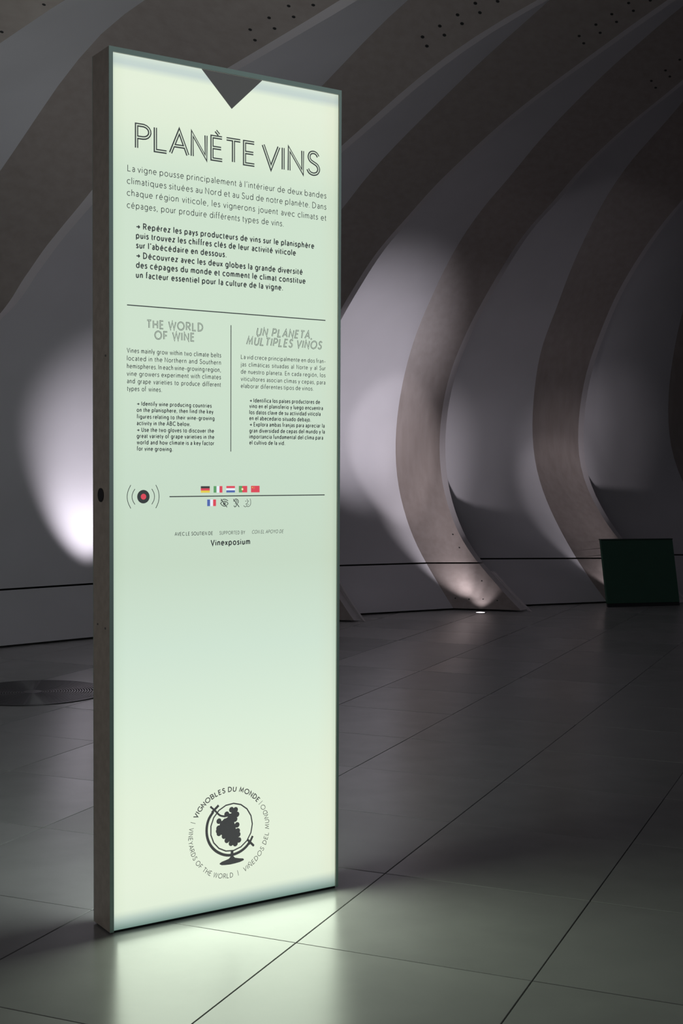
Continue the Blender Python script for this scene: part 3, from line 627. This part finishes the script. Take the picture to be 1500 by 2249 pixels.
# ---------------------------------------------------------------- the light box sign
sign = thing('light_sign', 'tall free-standing backlit glass sign with black lettering, standing on the tiles', 'sign', (SIGN_AT[0], SIGN_AT[1], 0), SIGN_TURN)
W_, D_, H_ = SIGN_W, SIGN_D, SIGN_H
m = MB(); m.box(0, .0105, 0, D_, .004, H_); sp1 = bevel(m.build('side_panel', M_frame, sign), .0006, 1); sp1['label'] = 'brown-grey metal side with round button'
m = MB(); m.box(W_ - .0075, W_, 0, D_, .004, H_); bevel(m.build('side_panel', M_frame, sign), .0006, 1)
m = MB(); m.box(.0105, W_ - .0075, 0, D_, H_ - .0125, H_); bevel(m.build('top_panel', M_frame, sign), .0006, 1)
m = MB(); m.box(.006, W_ - .006, .006, D_ - .006, 0, .006); m.build('base_plate', M_black, sign)
for y0, y1, nm in ((-.0015, 0, 'front'), (D_, D_ + .0015, 'back')):      # thin pale edge trims round the glass
    m = MB(); m.box(0, .0105, y0, y1, .004, H_); m.box(W_ - .0075, W_, y0, y1, .004, H_); m.box(.0105, W_ - .0075, y0, y1, H_ - .0125, H_)
    m.build('edge_trim', M_trim, sign)
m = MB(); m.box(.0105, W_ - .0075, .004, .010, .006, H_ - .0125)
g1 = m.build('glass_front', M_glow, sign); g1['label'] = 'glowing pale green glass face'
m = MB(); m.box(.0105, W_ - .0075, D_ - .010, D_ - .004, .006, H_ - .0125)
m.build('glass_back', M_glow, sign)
# button plug and screws on the left side
def disc_x(name, y, z, r, x0, x1, mt, parent):
    m = MB(); m.lathe([(r, x0), (r, x1), (r * .85, x1 - .0006), (r * .8, x1 + .0002)], 24, 'X')
    m.v = [(vx, vy + y, vz + z) for vx, vy, vz in m.v]
    return m.build(name, mt, parent)
disc_x('round_button', D_ * .5, 1.099, .0175, -.0002, -.0022, M_black, sp1)
for y, z in ((D_ * .71, .772), (D_ * .24, .766), (D_ * .2, 1.445)):
    disc_x('screw', y, z, .0028, -.0002, -.001, M_steel, sp1)

def text_block(name, idx, m=M_ink):
    a, b_ = MB(), MB()
    ref = None
    for i in idx:
        t, st, x0, z0, x1, z1, cap = TEXT_LINES[i]
        if st in ('fine', 'light') and ref is None:
            ref = XS_REF[st if st != 'fine' or x0 < .3 else 'fine2']
        set_line(a, b_, t, st, x0, z0, x1, z1, cap, ref)
    o = a.build(name, m, sign)
    if b_.v: b_.build('inline_gap', M_glow, o)['kind'] = 'stuff'
    return o
XS_REF = {}
def natural(i, word=.26):
    t, st, x0, z0, x1, z1, cap = TEXT_LINES[i]
    ex = STYLE[st][0] * .34; W0 = layout(t, 1, word)[1]
    return ((x1 - x0) / cap - (layout(t, 1, word, ex)[1] - W0)) / W0
XS_REF['light'] = natural(1, .3); XS_REF['fine'] = natural(15, .2); XS_REF['fine2'] = natural(29, .27)
text_block('title_lettering', [0]); text_block('title_lettering', [46]); text_block('french_text', [1, 2, 3, 4]); text_block('french_instructions', range(5, 11))
text_block('english_heading', [11, 12], M_inkgrey); text_block('english_text', range(13, 19)); text_block('english_instructions', range(19, 27))
text_block('spanish_heading', [27, 28], M_inkgrey); text_block('spanish_text', range(29, 34)); text_block('spanish_instructions', range(34, 42))
text_block('sponsor_lettering', range(42, 46))

def flat(mb, pts, y=INK_Y): mb.add([(x, y, z) for x, z in pts], [tuple(range(len(pts)))])
def circ(cx, cz, r, n=32, rz=None): return [(cx + r * math.cos(2 * PI * i / n), cz + (rz or r) * math.sin(2 * PI * i / n)) for i in range(n)]
def sline(mb, pts, w, y=INK_Y): stroke(mb, pts, w, lambda x, z: (x, y, z))
m = MB(); sline(m, [(.0491, 1.5720), (.6343, 1.5720)], .0026); m.build('rule', M_ink, sign)
m = MB(); sline(m, [(.3421, 1.5405), (.3421, 1.2111)], .0022); m.build('rule', M_ink, sign)
m = MB(); sline(m, [(.1654, 1.0945), (.6340, 1.0957)], .0026); m.build('rule', M_ink, sign)
m = MB(); flat(m, [(.2554, 2.1873), (.4338, 2.1873), (.343, 2.0992)]); o = m.build('triangle_mark', print_mat('charcoal_print', (68, 69, 68), .9), sign); o['label'] = 'black downward-pointing triangle'
# audio guide mark
rec = MB(); flat(rec, circ(.0932, 1.0950, .0170)); o = rec.build('audio_mark', M_ink, sign)
m = MB(); flat(m, circ(.0932, 1.0950, .0074), INLAY_Y); m.build('red_dot', P_red, o)
m = MB(); sline(m, S((.0590, 1.1244), (.0519, 1.1105), (.0490, 1.0950), (.0519, 1.0795), (.0590, 1.0657)), .0017); m.build('sound_wave', M_ink, o)
m = MB(); sline(m, S((.0702, 1.1145), (.0645, 1.1052), (.0623, 1.0950), (.0645, 1.0848), (.0702, 1.0755)), .0017); m.build('sound_wave', M_ink, o)
m = MB(); sline(m, S((.1162, 1.1145), (.1217, 1.1052), (.1239, 1.0950), (.1217, 1.0848), (.1162, 1.0755)), .0017); m.build('sound_wave', M_ink, o)
m = MB(); sline(m, S((.1274, 1.1244), (.1340, 1.1105), (.1366, 1.0950), (.1340, 1.0795), (.1274, 1.0657)), .0017); m.build('sound_wave', M_ink, o)
# flags
def flag(x0, z1, x1, z0, kind):
    bands = {'de': ('h', [P_black, P_red, P_yellow]), 'it': ('v', [P_green, P_white, P_red]), 'nl': ('h', [P_red, P_white, P_blue]), 'fr': ('v', [P_blue, P_white, P_red])}
    m = MB(); flat(m, [(x0, z0), (x1, z0), (x1, z1), (x0, z1)])
    o = m.build('flag', P_red if kind in ('pt', 'cn') else P_white, sign)
    def rect(a, b_, c, d, mt, nm='band'):
        m = MB(); flat(m, [(a, b_), (c, b_), (c, d), (a, d)], INLAY_Y); m.build(nm, mt, o)
    if kind in bands:
        d, ms = bands[kind]
        for i, mt in enumerate(ms):
            if d == 'v': rect(x0 + (x1 - x0) * i / 3, z0, x0 + (x1 - x0) * (i + 1) / 3, z1, mt)
            else: rect(x0, z1 - (z1 - z0) * (i + 1) / 3, x1, z1 - (z1 - z0) * i / 3, mt)
    elif kind == 'pt':
        xm = x0 + (x1 - x0) * .4; rect(x0, z0, xm, z1, P_green)
        m = MB(); flat(m, circ(xm, (z0 + z1) / 2, .0033, 20), .0021); m.build('emblem_ring', P_yellow, o)
        m = MB(); flat(m, [(xm - .0018, (z0 + z1) / 2 + .002), (xm - .0018, (z0 + z1) / 2 - .0008), (xm, (z0 + z1) / 2 - .0026), (xm + .0018, (z0 + z1) / 2 - .0008), (xm + .0018, (z0 + z1) / 2 + .002)], .0018); m.build('shield', P_white, o)
    elif kind == 'cn':
        m = MB()
        def star(cx, cz, r):
            c = (cx, cz); p = [(cx + (r if i % 2 == 0 else r * .4) * math.sin(PI * i / 5), cz + (r if i % 2 == 0 else r * .4) * math.cos(PI * i / 5)) for i in range(10)]
            m.add([(cx, INLAY_Y, cz)] + [(a, INLAY_Y, b2) for a, b2 in p], [(0, 1 + i, 1 + (i + 1) % 10) for i in range(10)])
        star(x0 + .0044, z1 - .0043, .0026)
        for dx, dz in ((.0087, .0018), (.0104, .0036), (.0104, .0060), (.0087, .0078)): star(x0 + dx, z1 - dz, .0009)
        m.build('stars', P_yellow, o)
    return o
for a in ((.2542, 1.1208, .2803, 1.1039, 'de'), (.2913, 1.1209, .3172, 1.1039, 'it'), (.3287, 1.1210, .3544, 1.1040, 'nl'), (.3662, 1.1211, .3915, 1.1040, 'pt'), (.4029, 1.1213, .4290, 1.1039, 'cn'), (.2727, 1.0862, .2985, 1.0690, 'fr')): flag(*a)
# access pictograms: crossed eye, crossed ear, face
m = MB(); g = MB()
sline(m, S((.3127, 1.0818), (.3177, 1.0853), (.3234, 1.0864), (.3292, 1.0850), (.3342, 1.0822)), .0019)
sline(m, S((.3120, 1.0757), (.3177, 1.0803), (.3234, 1.0815), (.3292, 1.0797), (.3342, 1.0753), (.3292, 1.0702), (.3235, 1.0684), (.3170, 1.0706), (.3120, 1.0757)), .0019)
flat(m, circ(.3237, 1.0752, .0040, 20)); sline(m, [(.3134, 1.0873), (.3314, 1.0655)], .0021); sline(g, [(.3150, 1.0877), (.3330, 1.0659)], .0011, INLAY_Y)
o = m.build('crossed_eye_mark', M_ink, sign); g.build('line_gap', M_glow, o)
m = MB(); g = MB()
sline(m, S((.3512, 1.0800), (.3528, 1.0845), (.3585, 1.0867), (.3640, 1.0835), (.3643, 1.0775), (.3598, 1.0728), (.3580, 1.0680), (.3540, 1.0662), (.3518, 1.0700)), .0019)
sline(m, S((.3560, 1.0820), (.3595, 1.0830), (.3606, 1.0795), (.3570, 1.0765), (.3560, 1.0730)), .0015); sline(m, [(.3501, 1.0866), (.3675, 1.0656)], .0021); sline(g, [(.3517, 1.0870), (.3691, 1.0660)], .0011, INLAY_Y)
o = m.build('crossed_ear_mark', M_ink, sign); g.build('line_gap', M_glow, o)
m = MB()
sline(m, S((.4000, 1.0874), (.4022, 1.0816), (.4018, 1.0726), (.3974, 1.0672), (.3923, 1.0663), (.3901, 1.0702)), .0013)
sline(m, S((.3894, 1.0690), (.3880, 1.0663), (.3842, 1.0662), (.3806, 1.0696)), .0013)
sline(m, S((.3908, 1.0868), (.3930, 1.0766), (.3879, 1.0734), (.3905, 1.0715)), .0013); sline(m, S((.3925, 1.0725), (.3945, 1.0712), (.3965, 1.0725)), .0010)
flat(m, circ(.3868, 1.0811, .0012, 12)); flat(m, circ(.3952, 1.0810, .0012, 12)); m.build('face_mark', M_ink, sign)
# round emblem: globe on a stand with a bunch of grapes, ring lettering
m = MB()
sline(m, A(.3466, .2190, .0626, .0632, 0, 360), .0035)
sline(m, S((.2922, .2679), (.2799, .2522), (.2738, .2347), (.2727, .2146), (.2769, .1950), (.2861, .1776), (.3006, .1624), (.3192, .1512), (.3379, .1456), (.3568, .1461), (.3757, .1515), (.3905, .1604), (.4001, .1702)), .0074)
sline(m, S((.2850, .2812), (.2973, .2700), (.3066, .2600), (.3149, .2540), (.3290, .2503)), .0050)
sline(m, [(.3080, .2828), (.2878, .2664)], .0066); sline(m, [(.4105, .1862), (.3985, .1650)], .0062); sline(m, [(.3940, .1792), (.4129, .1602)], .0062)
flat(m, circ(.2852, .2811, .0030, 16)); flat(m, circ(.4124, .1607, .0032, 16))
flat(m, [(.3442, .1584), (.3521, .1571), (.3522, .1413), (.3568, .1362), (.3700, .1326), (.3811, .1306), (.3842, .1275), (.3825, .1250), (.3716, .1222), (.3568, .1209), (.3422, .1203), (.3276, .1212), (.3172, .1225), (.3114, .1255), (.3110, .1284), (.3172, .1316), (.3290, .1340), (.3380, .1361), (.3432, .1408)][::-1])
for gx, gz in ((.3461, .2659), (.3582, .2640), (.3319, .2559), (.3624, .2510), (.3087, .2407), (.3566, .2390), (.3629, .2230), (.3081, .2223), (.3070, .2151), (.3646, .2068), (.3092, .2083), (.3661, .1969), (.3243, .1986), (.3683, .1817), (.3327, .1862), (.3452, .1765), (.3578, .1735), (.3274, .238), (.3419, .247), (.3520, .2540)):
    flat(m, circ(gx, gz, .0074, 20))
flat(m, [(.3377, .2569), (.3587, .2539), (.3566, .2393), (.3545, .2303), (.3587, .2185), (.3609, .2014), (.3672, .1911), (.3672, .1799), (.3578, .1739), (.3441, .1779), (.3327, .1871), (.3212, .1981), (.3108, .2089), (.3087, .2222), (.3128, .2382), (.3253, .2438), (.3357, .2479)][::-1])
em = m.build('globe_emblem', M_inkgrey, sign); em['label'] = 'round mark of a globe on a stand holding a bunch of grapes'
def ring_text(mb, text, a0, a1, rb, cw, w, slant=0.0, cap=.0119):
    arc = abs(a1 - a0) * PI / 180 * rb / cap
    ex = w * .34; _, W0 = layout(text, 1, .40); W1 = layout(text, 1, .40, ex)[1] - W0; xs = (arc - W1) / W0
    pl, _ = layout(text, xs, .40 * xs, ex)
    for ch, px in pl:
        for p in G[ch][1]:
            def tf(x, y):
                a = math.radians(a0) + (-1 if cw else 1) * x * cap / rb
                r = rb + (y if cw else -y) * cap
                return (.3405 + r * math.cos(a), INK_Y, .2061 + r * math.sin(a))
            # subdivide straight strokes so they follow the ring
            stroke(mb, [(px + x * xs + slant * y, y) for x, y in p], w, tf)
m = MB(); ring_text(m, 'VIGNOBLES DU MONDE', 152, 40, .1086, True, .2); ring_text(m, 'VINEYARDS OF THE WORLD', 166, 275, .1206, False, .125)
ring_text(m, 'VIÑEDOS DEL MUNDO', -68.5, 30.5, .1206, False, .125, .15)
for a in (35.2, -77.2, 159.2):
    c, s = math.cos(math.radians(a)), math.sin(math.radians(a))
    sline(m, [(.3405 + .1075 * c, .2061 + .1075 * s), (.3405 + .1225 * c, .2061 + .1225 * s)], .0012)
m.build('emblem_lettering', M_inkgrey, sign)

# ---------------------------------------------------------------- round floor grille
gr = thing('floor_grille', 'round dark metal air grille with concentric rings in the floor left of the sign', 'grille', (-1.600, 6.77, 0))
m = MB(); prof = []
r = .385; m.lathe([(r, 0), (r, .0035), (r - .012, .0045), (r - .012, .0005)], 72); m.build('rim', M_grille, gr, True)
m = MB(); rr = .371
while rr > .05:
    m.lathe([(rr, .0008), (rr - .0015, .0042), (rr - .0075, .0042), (rr - .009, .0008)], 64, closed=True); rr -= .0135
o = m.build('grille_rings', M_grille, gr); o['kind'] = 'stuff'
m = MB(); m.lathe([(.05, .0005), (.048, .005), (.02, .006)], 40); m.build('centre_cap', M_grille, gr)
m = MB(); m.lathe([(.373, .0002), (.373, .0010)], 64); m.build('backing_disc', M_grilledark, gr)
for i in range(4):
    a = i * PI / 2 + .12; m = MB(); m.box(.05, .372, -.006, .006, .001, .0036); m.v = [(x * math.cos(a) - y * math.sin(a), x * math.sin(a) + y * math.cos(a), z) for x, y, z in m.v]
    m.build('spoke', M_grille, gr)

# ---------------------------------------------------------------- dark green box at the foot of a rib
bx = thing('floor_box', 'dark green slant-fronted box on the floor in front of the rightmost rib foot', 'box', (0, 0, 0))
Pa, Pb, LEAN = Vector((2.272, 11.133, 0)), Vector((2.939, 11.311, 0)), Vector((-.045, .117, 0))
bx.location = (Pa + Pb) / 2; c0 = Vector(bx.location)
nb = Vector((-(Pb - Pa).y, (Pb - Pa).x, 0)).normalized()
def slab_mb(a, b_, z0, z1, th, grow=0, off=0):
    m = MB(); e = (b_ - a).normalized() * grow
    vs = []
    for z in (z0, z1):
        l = LEAN * (z / .575)
        for p in (a - e - nb * off, b_ + e - nb * off, b_ + e + nb * th, a - e + nb * th):
            q = p + l - c0; vs.append((q.x, q.y, z))
    m.add(vs, [(0, 3, 2, 1), (4, 5, 6, 7), (0, 1, 5, 4), (1, 2, 6, 5), (2, 3, 7, 6), (3, 0, 4, 7)]); return m
bevel(slab_mb(Pa, Pb - (Pb - Pa) * .008, .03, .565, .03).build('front_panel', M_green, bx), .003, 2)
bevel(slab_mb(Pa, Pb - (Pb - Pa) * .008, .5655, .575, .036, .002, .003).build('top_edge', M_greenedge, bx), .002, 1)
slab_mb(Pa, Pb, 0, .0295, .03, -.006, -.006).build('base', M_black, bx)

# ---------------------------------------------------------------- recessed uplights, their light and added rib fills
LIGHT = (0.96, 0.91, 1.0)
SPOT_LABEL = 'small round lit spotlight set in the floor at the foot of the middle curved rib'
def uplight(k, power, tgt=(-.45, 1.3, 2.4), size=66, blend=.9, geo=True):
    p = P3(k, -.336, .114, 0)
    if geo:
        t = thing('floor_spotlight', SPOT_LABEL, 'spotlight', p)
        m = MB(); m.lathe([(.046, 0), (.046, .003), (.036, .0035), (.036, .001)], 32); m.build('rim', M_steel, t, True)
        m = MB(); m.lathe([(.0355, .0005), (.0355, .0032), (.03, .0040)], 32); m.build('lens', M_lens, t, True)
    spot_lamp('uplight_lamp', p + Vector((0, 0, .03)), P3(k, *tgt), power, LIGHT, size, blend, .02)

# each fixture throws a tall beam up the board beside it; added spots below cover some rib faces
uplight(-1, 30, (-.6, 1.0, 2.0), geo=False)
uplight(0, 120, (-.52, .85, 2.0), 48, geo=False)
uplight(1, 50, (-.75, 1.1, 2.2), 56, geo=False)
uplight(2, 150, (-1.15, 1.35, 2.4), 56)
uplight(3, 14, (-.75, 1.2, 1.8), 84, geo=False)
def rib_fill(k, az, el, power, size, blend):  # extra spots added at the fixtures to brighten rib faces and shape light edges
    a, e = math.radians(az), math.radians(el)
    u, t, z = -.336 + math.sin(a) * math.cos(e), .114 + math.cos(a) * math.cos(e), .03 + math.sin(e)
    spot_lamp('rib_fill_spot', P3(k, -.336, .114, .03), P3(k, u, t, z), power, (1.0, .93, 1.0), size, blend, .012)
rib_fill(3, -1, 24, 32, 42, .45)
rib_fill(3, 4, 34, 32, 40, 1)
rib_fill(2, -7, 46, 42, 32, .5)
rib_fill(2, 6, 34, 80, 46, 1)
rib_fill(1, 2, 36, 30, 46, 1)
rib_fill(2, 34, 28, 9, 60, 1)
rib_fill(2, 22, 30, 16, 40, 1)
rib_fill(3, 20, 33, 22, 36, 1)
